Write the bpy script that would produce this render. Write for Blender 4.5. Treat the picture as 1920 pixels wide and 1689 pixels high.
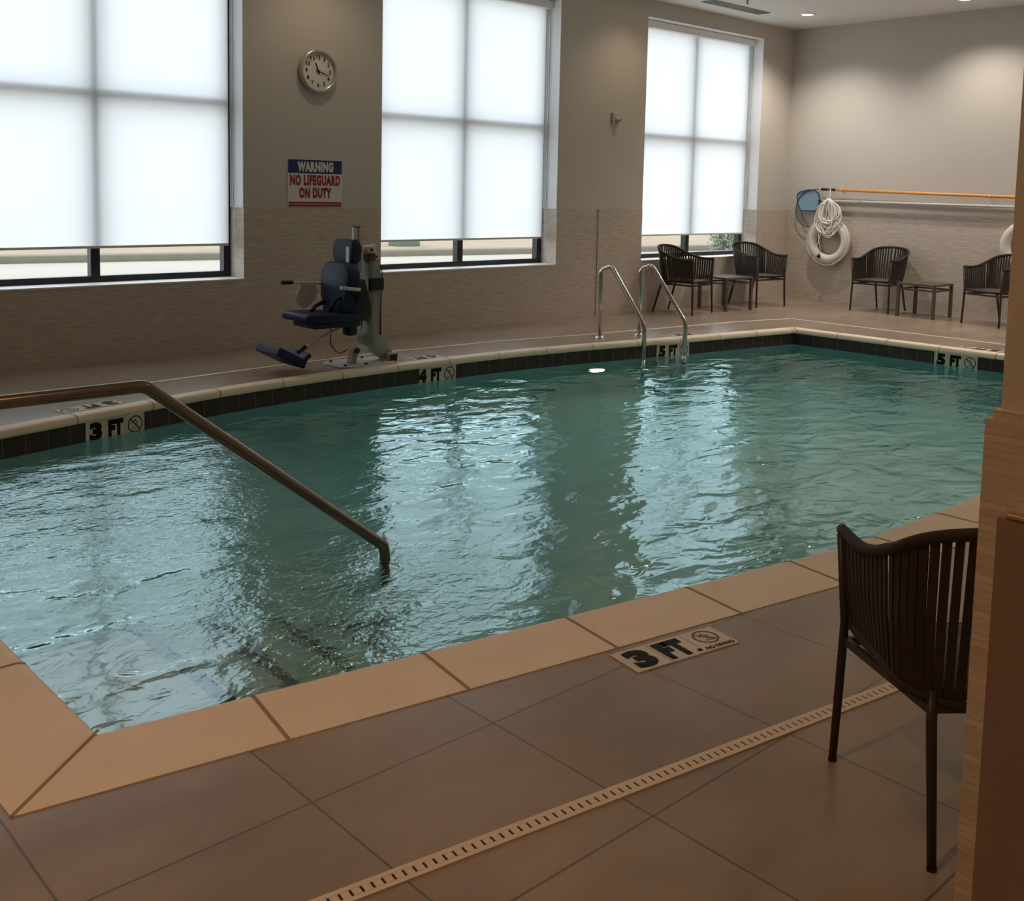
import bpy, bmesh, math, random
from mathutils import Vector, Matrix, Euler
random.seed(7)
PI = math.pi
scene = bpy.context.scene
for o in list(bpy.data.objects):
    bpy.data.objects.remove(o)
C = scene.collection

# ------------------------------------------------------------------ camera, world, exposure
EYE = 1.5468
cam_d = bpy.data.cameras.new('camera')
cam = bpy.data.objects.new('camera', cam_d)
C.objects.link(cam)
cr, cu, cf = Vector((0.7365, -0.6761, 0.0210)), Vector((0.0501, 0.0855, 0.9951)), Vector((0.6746, 0.7318, -0.0968))
cam.matrix_world = Matrix(((cr.x, cu.x, -cf.x, 0), (cr.y, cu.y, -cf.y, 0), (cr.z, cu.z, -cf.z, EYE), (0, 0, 0, 1)))
cam_d.sensor_fit = 'HORIZONTAL'
cam_d.sensor_width = 36
cam_d.lens = 1965.21 / 1920 * 36
cam_d.shift_y = -(844.5 - 546.157) / 1920
cam_d.clip_start = 0.02
cam_d.clip_end = 200
scene.camera = cam

world = bpy.data.worlds.new('sky')
scene.world = world
world.use_nodes = True
bgn = world.node_tree.nodes['Background']
bgn.inputs[0].default_value = (0.83, 0.92, 1.0, 1)
bgn.inputs[1].default_value = 2.78

scene.view_settings.view_transform = 'Standard'
scene.view_settings.look = 'None'
scene.view_settings.gamma = 1
scene.view_settings.use_curve_mapping = False
scene.view_settings.exposure = 0.0
cy = scene.cycles
cy.use_denoising = True
cy.max_bounces = 10
cy.diffuse_bounces = 5
cy.glossy_bounces = 4
cy.transmission_bounces = 8
cy.transparent_max_bounces = 12
cy.sample_clamp_indirect = 4.0
cy.blur_glossy = 0.5

WARM = (1.0, 0.74, 0.50)
PALE = (1.0, 0.90, 0.81)
NEARC = (1.0, 0.54, 0.26)
LAMP_W = 62.0

# ------------------------------------------------------------------ room numbers (metres)
W = 8.86           # window wall face
WT = 0.34          # window wall thickness
XR = 13.74         # far right wall face
XL = -3.0
YB = -2.6
CEIL = 3.98
TT = 1.326         # top of the wall tile
SILL, HEAD = 0.668, 3.77
WATER = -0.185
WINS = [(2.205, 4.758), (6.31, 8.86), (10.42, 12.975)]

# ------------------------------------------------------------------ material helpers
def new_mat(name):
    m = bpy.data.materials.new(name)
    m.use_nodes = True
    nt = m.node_tree
    nt.nodes.clear()
    out = nt.nodes.new('ShaderNodeOutputMaterial')
    return m, nt, out

def N(nt, t, **kw):
    n = nt.nodes.new(t)
    for k, v in kw.items():
        if k in ('operation', 'blend_type', 'data_type', 'noise_dimensions', 'wave_type', 'bands_direction', 'offset', 'offset_frequency', 'squash', 'squash_frequency', 'feature', 'distribution'):
            setattr(n, k, v)
        else:
            n.inputs[k.replace('_', ' ')].default_value = v
    return n

def pbr(name, col, rough=0.5, metal=0.0, spec=0.5, noise=0.0, nscale=8.0, bump=0.0, bscale=60.0, sheen=0.0):
    m, nt, out = new_mat(name)
    b = nt.nodes.new('ShaderNodeBsdfPrincipled')
    b.inputs['Base Color'].default_value = (*col, 1)
    b.inputs['Roughness'].default_value = rough
    b.inputs['Metallic'].default_value = metal
    b.inputs['Specular IOR Level'].default_value = spec
    tc = nt.nodes.new('ShaderNodeTexCoord')
    nz = nt.nodes.new('ShaderNodeTexNoise')
    nz.inputs['Scale'].default_value = nscale
    nz.inputs['Detail'].default_value = 5
    nt.links.new(tc.outputs['Object'], nz.inputs['Vector'])
    mx = nt.nodes.new('ShaderNodeMix'); mx.data_type = 'RGBA'
    k = noise
    mx.inputs['A'].default_value = (*[c * (1 - k) for c in col], 1)
    mx.inputs['B'].default_value = (*[min(1, c * (1 + k)) for c in col], 1)
    nt.links.new(nz.outputs['Fac'], mx.inputs['Factor'])
    nt.links.new(mx.outputs['Result'], b.inputs['Base Color'])
    if bump:
        n2 = nt.nodes.new('ShaderNodeTexNoise')
        n2.inputs['Scale'].default_value = bscale
        nt.links.new(tc.outputs['Object'], n2.inputs['Vector'])
        bp = nt.nodes.new('ShaderNodeBump')
        bp.inputs['Strength'].default_value = bump
        bp.inputs['Distance'].default_value = 0.003
        nt.links.new(n2.outputs['Fac'], bp.inputs['Height'])
        nt.links.new(bp.outputs['Normal'], b.inputs['Normal'])
    nt.links.new(b.outputs[0], out.inputs[0])
    return m

def emit(name, col, s):
    m, nt, out = new_mat(name)
    e = nt.nodes.new('ShaderNodeEmission')
    e.inputs[0].default_value = (*col, 1)
    e.inputs[1].default_value = s
    nt.links.new(e.outputs[0], out.inputs[0])
    return m

def brick_mat(name, bw, bh, mortar, c1, c2, cm, rough, mode, off=(0, 0, 0), offset=0.5, noise=0.25, nsc=(1, 1, 1), bump=0.3, msmooth=0.1):
    m, nt, out = new_mat(name)
    b = nt.nodes.new('ShaderNodeBsdfPrincipled')
    b.inputs['Roughness'].default_value = rough
    tc = nt.nodes.new('ShaderNodeTexCoord')
    if mode == 'wall':
        sp = nt.nodes.new('ShaderNodeSeparateXYZ')
        nt.links.new(tc.outputs['Object'], sp.inputs[0])
        ad = N(nt, 'ShaderNodeMath', operation='ADD')
        nt.links.new(sp.outputs[0], ad.inputs[0]); nt.links.new(sp.outputs[1], ad.inputs[1])
        cb = nt.nodes.new('ShaderNodeCombineXYZ')
        nt.links.new(ad.outputs[0], cb.inputs[0]); nt.links.new(sp.outputs[2], cb.inputs[1])
        vec = cb.outputs[0]
    else:
        mp = nt.nodes.new('ShaderNodeMapping')
        mp.inputs['Location'].default_value = off
        nt.links.new(tc.outputs['Object'], mp.inputs[0])
        vec = mp.outputs[0]
    br = nt.nodes.new('ShaderNodeTexBrick')
    br.offset = offset
    br.inputs['Scale'].default_value = 1
    br.inputs['Brick Width'].default_value = bw
    br.inputs['Row Height'].default_value = bh
    br.inputs['Mortar Size'].default_value = mortar
    br.inputs['Mortar Smooth'].default_value = msmooth
    br.inputs['Bias'].default_value = 0
    br.inputs['Color1'].default_value = (*c1, 1)
    br.inputs['Color2'].default_value = (*c2, 1)
    br.inputs['Mortar'].default_value = (*cm, 1)
    nt.links.new(vec, br.inputs['Vector'])
    mp2 = nt.nodes.new('ShaderNodeMapping')
    mp2.inputs['Scale'].default_value = nsc
    nt.links.new(vec, mp2.inputs[0])
    nz = nt.nodes.new('ShaderNodeTexNoise')
    nz.inputs['Scale'].default_value = 1
    nz.inputs['Detail'].default_value = 6
    nz.inputs['Roughness'].default_value = 0.6
    nt.links.new(mp2.outputs[0], nz.inputs['Vector'])
    mr = nt.nodes.new('ShaderNodeMapRange')
    mr.inputs['From Min'].default_value = 0.3; mr.inputs['From Max'].default_value = 0.7
    mr.inputs['To Min'].default_value = 1 - noise; mr.inputs['To Max'].default_value = 1 + noise
    nt.links.new(nz.outputs['Fac'], mr.inputs['Value'])
    mx = nt.nodes.new('ShaderNodeVectorMath'); mx.operation = 'SCALE'
    nt.links.new(br.outputs['Color'], mx.inputs[0]); nt.links.new(mr.outputs[0], mx.inputs['Scale'])
    nt.links.new(mx.outputs[0], b.inputs['Base Color'])
    bp = nt.nodes.new('ShaderNodeBump')
    bp.inputs['Strength'].default_value = bump
    bp.inputs['Distance'].default_value = 0.004
    bp.invert = True
    ad2 = N(nt, 'ShaderNodeMath', operation='SUBTRACT')
    sc2 = N(nt, 'ShaderNodeMath', operation='MULTIPLY'); sc2.inputs[1].default_value = 0.25
    nt.links.new(nz.outputs['Fac'], sc2.inputs[0])
    nt.links.new(br.outputs['Fac'], ad2.inputs[0]); nt.links.new(sc2.outputs[0], ad2.inputs[1])
    nt.links.new(ad2.outputs[0], bp.inputs['Height'])
    nt.links.new(bp.outputs['Normal'], b.inputs['Normal'])
    if mode == 'floor': b.inputs['Specular IOR Level'].default_value = 0.85
    nt.links.new(b.outputs[0], out.inputs[0])
    return m

M = {}
M['paint'] = pbr('warm_grey_paint', (0.56, 0.525, 0.475), 0.6, noise=0.03, nscale=1.5, bump=0.15, bscale=180)
M['ceil'] = pbr('ceiling_paint', (0.80, 0.78, 0.74), 0.7, noise=0.02)
M['white_paint'] = pbr('white_paint', (0.88, 0.88, 0.88), 0.45, noise=0.02)
M['wall_tile'] = brick_mat('strip_stone_tile', 0.085, 0.0082, 0.0005, (0.62, 0.545, 0.46), (0.50, 0.43, 0.355), (0.42, 0.36, 0.30), 0.5, 'wall', noise=0.14, nsc=(6, 60, 1), bump=0.4)
M['deck'] = brick_mat('brown_porcelain_deck', 0.61, 0.60, 0.0035, (0.335, 0.256, 0.193), (0.305, 0.232, 0.173), (0.14, 0.104, 0.078), 0.28, 'floor',
                      off=(-0.125, -2.162 + 0.6 * 10, 0), offset=0.0, noise=0.22, nsc=(1.6, 2.6, 1), bump=0.35)
M['coping'] = pbr('cream_coping_stone', (0.88, 0.74, 0.56), 0.5, noise=0.09, nscale=5, bump=0.2, bscale=200)
M['joint'] = pbr('coping_grout', (0.36, 0.25, 0.165), 0.8, noise=0.1)
M['plaster'] = pbr('white_pool_plaster', (0.86, 0.88, 0.88), 0.8, noise=0.04, nscale=3)
M['dark_tile'] = pbr('dark_green_black_glazed_tile', (0.045, 0.037, 0.031), 0.35, noise=0.25, nscale=9, spec=0.3)
M['grout'] = pbr('grey_tile_grout', (0.16, 0.17, 0.16), 0.8)
M['marker_white'] = pbr('glazed_white_marker_tile', (0.68, 0.61, 0.50), 0.35)
M['black'] = pbr('black_glaze', (0.010, 0.009, 0.010), 0.65, spec=0.2)
M['steel'] = pbr('polished_stainless_steel', (0.62, 0.58, 0.53), 0.16, metal=1.0)
M['brushed'] = pbr('brushed_bronze_stainless', (0.26, 0.205, 0.16), 0.24, metal=1.0)
M['frame'] = pbr('black_window_aluminium', (0.012, 0.012, 0.013), 0.4)
M['rope'] = pbr('dark_brown_woven_rope', (0.030, 0.020, 0.0145), 0.75, noise=0.3, nscale=60, bump=0.6, bscale=350)
M['chair_metal'] = pbr('dark_brown_powder_coat', (0.034, 0.023, 0.017), 0.45)
M['seat_pad'] = pbr('dark_taupe_seat_weave', (0.11, 0.09, 0.075), 0.6, bump=0.5, bscale=300)
M['table'] = pbr('bronze_brown_slat', (0.10, 0.085, 0.07), 0.5, noise=0.15, nscale=14)
M['navy'] = pbr('navy_blue_vinyl', (0.007, 0.017, 0.055), 0.5, spec=0.3, noise=0.1)
M['lift_grey'] = pbr('pale_grey_powder_coat', (0.30, 0.32, 0.29), 0.45, noise=0.06)
M['lift_white'] = pbr('white_powder_coat', (0.60, 0.58, 0.54), 0.4)
M['rubber'] = pbr('black_rubber', (0.012, 0.010, 0.010), 0.6)
M['red_dark'] = pbr('dark_red_plastic', (0.10, 0.022, 0.016), 0.4)
M['drain'] = pbr('cream_plastic_grate', (0.74, 0.64, 0.53), 0.5)
M['slot'] = pbr('dark_drain_slot', (0.03, 0.02, 0.014), 0.9)
M['ring'] = pbr('white_foam_buoy', (0.76, 0.71, 0.63), 0.5, noise=0.04)
M['white_rope'] = pbr('white_braided_rope', (0.88, 0.84, 0.77), 0.8, bump=0.5, bscale=300)
M['yellow'] = pbr('orange_yellow_fibreglass', (0.78, 0.36, 0.09), 0.4)
M['blue_frame'] = pbr('dark_blue_plastic', (0.01, 0.04, 0.13), 0.4)
M['chrome'] = pbr('clock_silver', (0.55, 0.53, 0.49), 0.25, metal=0.6)
M['clock_face'] = pbr('clock_dial', (0.72, 0.70, 0.64), 0.5)
M['sign_white'] = pbr('sign_white', (0.70, 0.69, 0.66), 0.5)
M['sign_blue'] = pbr('sign_blue', (0.008, 0.020, 0.13), 0.5)
M['sign_red'] = pbr('sign_red', (0.28, 0.012, 0.018), 0.5)
M['symbol_red'] = pbr('dark_red_print', (0.12, 0.022, 0.016), 0.5)
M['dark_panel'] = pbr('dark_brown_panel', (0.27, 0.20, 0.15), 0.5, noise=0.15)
M['gold'] = pbr('brass_trim', (0.7, 0.5, 0.3), 0.2, metal=1.0)
M['lamp'] = emit('downlight_lens', (1.0, 0.78, 0.52), 14)
M['pool_lamp'] = emit('underwater_lamp_lens', (1.0, 0.80, 0.45), 3.0)
M['vent'] = pbr('dark_grey_vent', (0.16, 0.16, 0.15), 0.5)
M['device'] = pbr('ivory_plastic', (0.52, 0.45, 0.38), 0.4)
M['asphalt'] = pbr('pale_pavement', (0.40, 0.345, 0.29), 0.9, noise=0.12, nscale=0.5)
M['curb'] = pbr('grey_concrete_curb', (0.19, 0.165, 0.125), 0.9, noise=0.15, nscale=3)
M['sand'] = pbr('beige_ground', (0.33, 0.235, 0.15), 0.95, noise=0.2, nscale=0.8)
M['util'] = pbr('green_metal_box', (0.10, 0.17, 0.14), 0.6)
M['leaf'] = pbr('grey_green_leaf', (0.17, 0.22, 0.14), 0.7, noise=0.3, nscale=5)
M['bark'] = pbr('shrub_stem', (0.10, 0.07, 0.05), 0.9)
M['beige_wall'] = pbr('pale_stucco', (0.48, 0.43, 0.36), 0.9)

# roller shade cloth: passes daylight diffusely, with a little open weave
m, nt, out = new_mat('shade_cloth')
tr = nt.nodes.new('ShaderNodeBsdfTranslucent'); tr.inputs[0].default_value = (0.95, 0.95, 0.96, 1)
df = nt.nodes.new('ShaderNodeBsdfDiffuse'); df.inputs[0].default_value = (0.70, 0.70, 0.70, 1)
tp = nt.nodes.new('ShaderNodeBsdfTransparent')
m1 = nt.nodes.new('ShaderNodeMixShader'); m1.inputs[0].default_value = 0.15
m2 = nt.nodes.new('ShaderNodeMixShader'); m2.inputs[0].default_value = 0.10
nt.links.new(tr.outputs[0], m1.inputs[1]); nt.links.new(df.outputs[0], m1.inputs[2])
nt.links.new(m1.outputs[0], m2.inputs[1]); nt.links.new(tp.outputs[0], m2.inputs[2])
nt.links.new(m2.outputs[0], out.inputs[0])
M['shade'] = m

def thin_glass(name, tint):
    m, nt, out = new_mat(name)
    a = nt.nodes.new('ShaderNodeBsdfTransparent'); a.inputs[0].default_value = (*tint, 1)
    g = nt.nodes.new('ShaderNodeBsdfGlossy'); g.inputs['Roughness'].default_value = 0.02
    f = nt.nodes.new('ShaderNodeFresnel'); f.inputs[0].default_value = 1.45
    mx = nt.nodes.new('ShaderNodeMixShader')
    nt.links.new(f.outputs[0], mx.inputs[0]); nt.links.new(a.outputs[0], mx.inputs[1]); nt.links.new(g.outputs[0], mx.inputs[2])
    nt.links.new(mx.outputs[0], out.inputs[0])
    return m
M['glass'] = thin_glass('window_glass', (0.93, 0.96, 0.95))

# net cloth and plastic bag
def part_clear(name, col, k, rough=0.6):
    m, nt, out = new_mat(name)
    d = nt.nodes.new('ShaderNodeBsdfPrincipled'); d.inputs['Base Color'].default_value = (*col, 1); d.inputs['Roughness'].default_value = rough
    t = nt.nodes.new('ShaderNodeBsdfTransparent')
    mx = nt.nodes.new('ShaderNodeMixShader'); mx.inputs[0].default_value = k
    nt.links.new(d.outputs[0], mx.inputs[1]); nt.links.new(t.outputs[0], mx.inputs[2]); nt.links.new(mx.outputs[0], out.inputs[0])
    return m
M['net'] = part_clear('blue_net_mesh', (0.22, 0.40, 0.55), 0.15)
M['bag'] = part_clear('clear_plastic_bag', (0.42, 0.37, 0.32), 0.55, 0.25)

# water
m, nt, out = new_mat('pool_water')
rf_ = nt.nodes.new('ShaderNodeBsdfRefraction'); rf_.inputs['IOR'].default_value = 1.333; rf_.inputs['Roughness'].default_value = 0.0
gl_ = nt.nodes.new('ShaderNodeBsdfGlossy'); gl_.inputs['Color'].default_value = (0.74, 0.96, 1.0, 1); gl_.inputs['Roughness'].default_value = 0.0
geo_ = nt.nodes.new('ShaderNodeNewGeometry')
ior_ = nt.nodes.new('ShaderNodeMix'); ior_.data_type = 'FLOAT'
ior_.inputs['A'].default_value = 3.5; ior_.inputs['B'].default_value = 1.333
nt.links.new(geo_.outputs['Backfacing'], ior_.inputs['Factor'])
fr_ = nt.nodes.new('ShaderNodeFresnel'); nt.links.new(ior_.outputs['Result'], fr_.inputs['IOR'])
g = nt.nodes.new('ShaderNodeMixShader')
nt.links.new(fr_.outputs[0], g.inputs[0]); nt.links.new(rf_.outputs[0], g.inputs[1]); nt.links.new(gl_.outputs[0], g.inputs[2])
va = nt.nodes.new('ShaderNodeVolumeAbsorption')
va.inputs['Color'].default_value = (0.02, 0.83, 0.83, 1)
va.inputs['Density'].default_value = 0.43
tc = nt.nodes.new('ShaderNodeTexCoord')
def wave_noise(scale, rot, sx, sy, detail, dist=0.0):
    mp = nt.nodes.new('ShaderNodeMapping')
    mp.inputs['Rotation'].default_value = (0, 0, rot)
    mp.inputs['Scale'].default_value = (sx, sy, 1)
    nt.links.new(tc.outputs['Object'], mp.inputs[0])
    z = nt.nodes.new('ShaderNodeTexNoise')
    z.inputs['Scale'].default_value = scale
    z.inputs['Detail'].default_value = detail
    z.inputs['Roughness'].default_value = 0.45
    z.inputs['Distortion'].default_value = dist
    nt.links.new(mp.outputs[0], z.inputs['Vector'])
    return z.outputs['Fac']
def mth(op, a, b=None):
    n = nt.nodes.new('ShaderNodeMath'); n.operation = op
    for i, v in enumerate((a, b)):
        if v is None: continue
        if isinstance(v, (int, float)): n.inputs[i].default_value = v
        else: nt.links.new(v, n.inputs[i])
    return n.outputs[0]
def blob(cx, cyy, r0, r1):
    v = nt.nodes.new('ShaderNodeVectorMath'); v.operation = 'DISTANCE'
    nt.links.new(tc.outputs['Object'], v.inputs[0]); v.inputs[1].default_value = (cx, cyy, WATER)
    r = nt.nodes.new('ShaderNodeMapRange'); r.interpolation_type = 'SMOOTHSTEP'
    r.inputs['From Min'].default_value = r0; r.inputs['From Max'].default_value = r1
    r.inputs['To Min'].default_value = 1; r.inputs['To Max'].default_value = 0
    nt.links.new(v.outputs['Value'], r.inputs['Value'])
    return r.outputs[0]
big = wave_noise(1.0, 0.6, 2.2, 3.6, 2.0, 0.6)
mid = wave_noise(1.0, 0.2, 7.0, 10.0, 2.0, 0.8)
fine = wave_noise(1.0, -0.4, 26.0, 34.0, 3.0, 0.6)
rough_zone = mth('MAXIMUM', blob(2.3, 5.6, 0.5, 2.2), mth('MULTIPLY', blob(2.4, 3.7, 0.3, 1.1), 1.1))
h = mth('ADD', mth('MULTIPLY', big, 0.022), mth('MULTIPLY', mid, 0.0050))
h = mth('ADD', h, mth('MULTIPLY', fine, mth('ADD', mth('MULTIPLY', rough_zone, 0.0042), 0.00045)))
bp = nt.nodes.new('ShaderNodeBump')
bp.inputs['Strength'].default_value = 1.0
bp.inputs['Distance'].default_value = 1.0
nt.links.new(h, bp.inputs['Height'])
for n_ in (rf_, gl_, fr_): nt.links.new(bp.outputs['Normal'], n_.inputs['Normal'])
nt.links.new(g.outputs[0], out.inputs['Surface'])
nt.links.new(va.outputs[0], out.inputs['Volume'])
M['water'] = m

# ------------------------------------------------------------------ geometry helpers
class MB:
    """collects shapes; build() links them as one mesh object"""
    def __init__(s):
        s.bm = bmesh.new(); s.mats = []
    def mi(s, mat):
        if mat not in s.mats: s.mats.append(mat)
        return s.mats.index(mat)
    def _fin(s, faces, mat, smooth):
        i = s.mi(mat)
        for f in faces:
            f.material_index = i; f.smooth = smooth
    def box(s, c, d, mat, rot=None, bev=0.0, taper=1.0):
        t = bmesh.new()
        bmesh.ops.create_cube(t, size=1)
        for v in t.verts:
            k = taper if v.co.z < 0 else 1.0
            v.co = Vector((v.co.x * d[0] * k, v.co.y * d[1] * k, v.co.z * d[2]))
        if bev: bmesh.ops.bevel(t, geom=list(t.edges), offset=bev, segments=3, profile=0.5, affect='EDGES')
        R = (rot.to_matrix() if isinstance(rot, Euler) else rot) if rot is not None else Matrix.Identity(3)
        s._merge(t, Matrix.Translation(c) @ R.to_4x4(), mat, bev > 0.012)
        return s
    def bx(s, x0, x1, y0, y1, z0, z1, mat, bev=0.0):
        return s.box(((x0 + x1) / 2, (y0 + y1) / 2, (z0 + z1) / 2), (x1 - x0, y1 - y0, z1 - z0), mat, bev=bev)
    def _merge(s, t, mx, mat, smooth):
        vm = {}
        for v in t.verts: vm[v] = s.bm.verts.new(mx @ v.co)
        fs = []
        for f in t.faces:
            try: fs.append(s.bm.faces.new([vm[v] for v in f.verts]))
            except ValueError: pass
        s._fin(fs, mat, smooth); t.free()
    def tube(s, pts, r, mat, n=12, closed=False, sq=None, caps=True, up=None):
        pts = [Vector(p) for p in pts]
        L = len(pts); rings = []
        prev = None
        for i, p in enumerate(pts):
            if closed: tan = (pts[(i + 1) % L] - pts[i - 1])
            else: tan = pts[min(i + 1, L - 1)] - pts[max(i - 1, 0)]
            tan.normalize()
            if prev is None:
                a = Vector(up) if up is not None else (Vector((0, 0, 1)) if abs(tan.z) < 0.9 else Vector((1, 0, 0)))
                nrm = (a - tan * a.dot(tan)).normalized()
            else:
                nrm = prev - tan * prev.dot(tan)
                nrm = nrm.normalized() if nrm.length > 1e-6 else prev
            prev = nrm
            bi = tan.cross(nrm)
            rr = r[i] if isinstance(r, (list, tuple)) else r
            ring = []
            for k in range(n):
                a = 2 * PI * k / n + (PI / 4 if n == 4 else 0)
                if sq: off = nrm * math.cos(a) * sq[0] * 1.4142 + bi * math.sin(a) * sq[1] * 1.4142
                else: off = (nrm * math.cos(a) + bi * math.sin(a)) * rr
                ring.append(s.bm.verts.new(p + off))
            rings.append(ring)
        fs = []
        rng = range(L) if closed else range(L - 1)
        for i in rng:
            a, b = rings[i], rings[(i + 1) % L]
            for k in range(n):
                fs.append(s.bm.faces.new((a[k], b[k], b[(k + 1) % n], a[(k + 1) % n])))
        s._fin(fs, mat, n > 4)
        if caps and not closed:
            s._fin([s.bm.faces.new(rings[0]), s.bm.faces.new(rings[-1][::-1])], mat, False)
        return s
    def prism(s, poly, d, mx, mat, bev=0.0, smooth=False):
        """2D polygon (x,y) extruded along local z from -d/2 to d/2, then transformed"""
        t = bmesh.new()
        a = [t.verts.new((x, y, -d / 2)) for x, y in poly]
        b = [t.verts.new((x, y, d / 2)) for x, y in poly]
        t.faces.new(a[::-1]); t.faces.new(b)
        for i in range(len(poly)):
            j = (i + 1) % len(poly)
            t.faces.new((a[i], a[j], b[j], b[i]))
        if bev:
            es = [e for e in t.edges if abs(e.verts[0].co.z - e.verts[1].co.z) < 1e-6]
            bmesh.ops.bevel(t, geom=es, offset=bev, segments=3, profile=0.5, affect='EDGES')
        s._merge(t, mx, mat, smooth or bev > 0)
        return s
    def disc(s, c, r, axis, h, mat, n=32, bev=0.0):
        q = Vector(axis).normalized().to_track_quat('Z', 'Y').to_matrix().to_4x4()
        poly = [(r * math.cos(2 * PI * k / n), r * math.sin(2 * PI * k / n)) for k in range(n)]
        return s.prism(poly, h, Matrix.Translation(c) @ q, mat, bev)
    def lathe(s, prof, c, axis, mat, n=36):
        q = Matrix.Translation(c) @ Vector(axis).normalized().to_track_quat('Z', 'Y').to_matrix().to_4x4()
        rings = []
        for r, z in prof:
            rings.append([s.bm.verts.new(q @ Vector((r * math.cos(2 * PI * k / n), r * math.sin(2 * PI * k / n), z))) for k in range(n)])
        fs = []
        for a, b in zip(rings, rings[1:]):
            for k in range(n): fs.append(s.bm.faces.new((a[k], a[(k + 1) % n], b[(k + 1) % n], b[k])))
        s._fin(fs, mat, True)
        return s
    def quad(s, vs, mat, smooth=False):
        s._fin([s.bm.faces.new([s.bm.verts.new(v) for v in vs])], mat, smooth); return s
    def text(s, txt, w, h, mx, mat, bold=0.02, space=1.0):
        """lettering fitted into w x h, centred, lying in the local xy plane of mx"""
        cu_ = bpy.data.curves.new('t', 'FONT'); cu_.body = txt; cu_.size = 1; cu_.offset = bold
        cu_.align_x = 'CENTER'; cu_.space_character = space; cu_.resolution_u = 3
        o = bpy.data.objects.new('t', cu_); C.objects.link(o)
        bpy.context.view_layer.update()
        me = bpy.data.meshes.new_from_object(o.evaluated_get(bpy.context.evaluated_depsgraph_get()))
        bpy.data.objects.remove(o); bpy.data.curves.remove(cu_)
        xs = [v.co.x for v in me.vertices]; ys = [v.co.y for v in me.vertices]
        x0, x1, y0, y1 = min(xs), max(xs), min(ys), max(ys)
        vs = [s.bm.verts.new(mx @ Vector(((v.co.x - (x0 + x1) / 2) / (x1 - x0) * w, (v.co.y - (y0 + y1) / 2) / (y1 - y0) * h, 0))) for v in me.vertices]
        fs = []
        for p in me.polygons:
            try: fs.append(s.bm.faces.new([vs[i] for i in p.vertices]))
            except ValueError: pass
        s._fin(fs, mat, False)
        bpy.data.meshes.remove(me)
        return s
    def build(s, name, parent=None, loc=None):
        me = bpy.data.meshes.new(name)
        s.bm.normal_update()
        s.bm.to_mesh(me); s.bm.free()
        for m in s.mats: me.materials.append(m)
        o = bpy.data.objects.new(name, me); C.objects.link(o)
        if parent is not None: o.parent = parent
        if loc is not None: o.location = loc
        return o

def fillet(pts, r, n=6):
    pts = [Vector(p) for p in pts]; out_ = [pts[0]]
    for i in range(1, len(pts) - 1):
        p = pts[i]; a = (pts[i - 1] - p); b = (pts[i + 1] - p)
        rr = r[i - 1] if isinstance(r, (list, tuple)) else r
        ang = a.angle(b)
        d = min(rr / math.tan(ang / 2), a.length * 0.49, b.length * 0.49)
        A = p + a.normalized() * d; B = p + b.normalized() * d
        for k in range(n + 1):
            t = k / n
            out_.append((1 - t) ** 2 * A + 2 * t * (1 - t) * p + t * t * B)
    out_.append(pts[-1])
    return out_

def tag(o, label=None, cat=None, group=None, kind=None):
    if label: o['label'] = label
    if cat: o['category'] = cat
    if group: o['group'] = group
    if kind: o['kind'] = kind
    return o

def thing(name, label, cat, loc=(0, 0, 0), rz=0.0, group=None, kind=None):
    o = bpy.data.objects.new(name, None); C.objects.link(o)
    o.location = loc; o.rotation_euler = (0, 0, rz); o.empty_display_size = 0.1
    return tag(o, label, cat, group, kind)

def copy_tree(o, parent=None):
    c = o.copy(); C.objects.link(c); c.parent = parent
    for ch in list(o.children): copy_tree(ch, c)
    return c

def struct(mb, name, parent=None):
    o = mb.build(name, parent)
    if parent is None: o['kind'] = 'structure'
    return o

def face_mx(origin, xdir, ydir):
    x = Vector(xdir).normalized(); y = Vector(ydir); y = (y - x * y.dot(x)).normalized(); z = x.cross(y)
    m = Matrix((x, y, z)).transposed().to_4x4(); m.translation = Vector(origin)
    return m

# ------------------------------------------------------------------ pool outline (inner coping edge), counter-clockwise
near = [(1.075, 2.85), (4.05, 2.345), (4.35, 2.315), (4.8, 2.30), (6.9, 2.30), (7.35, 2.315), (7.65, 2.345), (10.70, 2.86)]
far = [(10.66, 6.68), (9.9, 6.80), (9.05, 6.925), (8.3, 7.06), (7.54, 7.19), (6.95, 7.26), (6.4, 7.292), (5.8, 7.305), (5.25, 7.298), (4.6, 7.27),
       (3.99, 7.215), (3.55, 7.15), (3.14, 7.06), (2.55, 6.93), (1.99, 6.79), (1.04, 6.56)]
OUT = near + far
NV = len(OUT)
def ewidth(i):               # coping width of the edge that starts at vertex i
    return 0.32 if (i < len(near) - 1 or i == NV - 1) else 0.10
def offset_poly(ds):         # ds(i) distance outward for edge i
    res = []
    for i in range(NV):
        def line(k):
            a = Vector(OUT[k % NV]); b = Vector(OUT[(k + 1) % NV]); t = (b - a).normalized(); n = Vector((t.y, -t.x))
            return a + n * ds(k % NV), t
        p1, t1 = line(i - 1); p2, t2 = line(i)
        den = t1.x * t2.y - t1.y * t2.x
        if abs(den) < 1e-3:
            res.append((p1 + t1 * (Vector(OUT[i]) - p1).dot(t1) + p2 + t2 * (Vector(OUT[i]) - p2).dot(t2)) / 2)
        else:
            q = p2 - p1; s_ = (q.x * t2.y - q.y * t2.x) / den
            res.append(p1 + t1 * s_)
    return res

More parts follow.
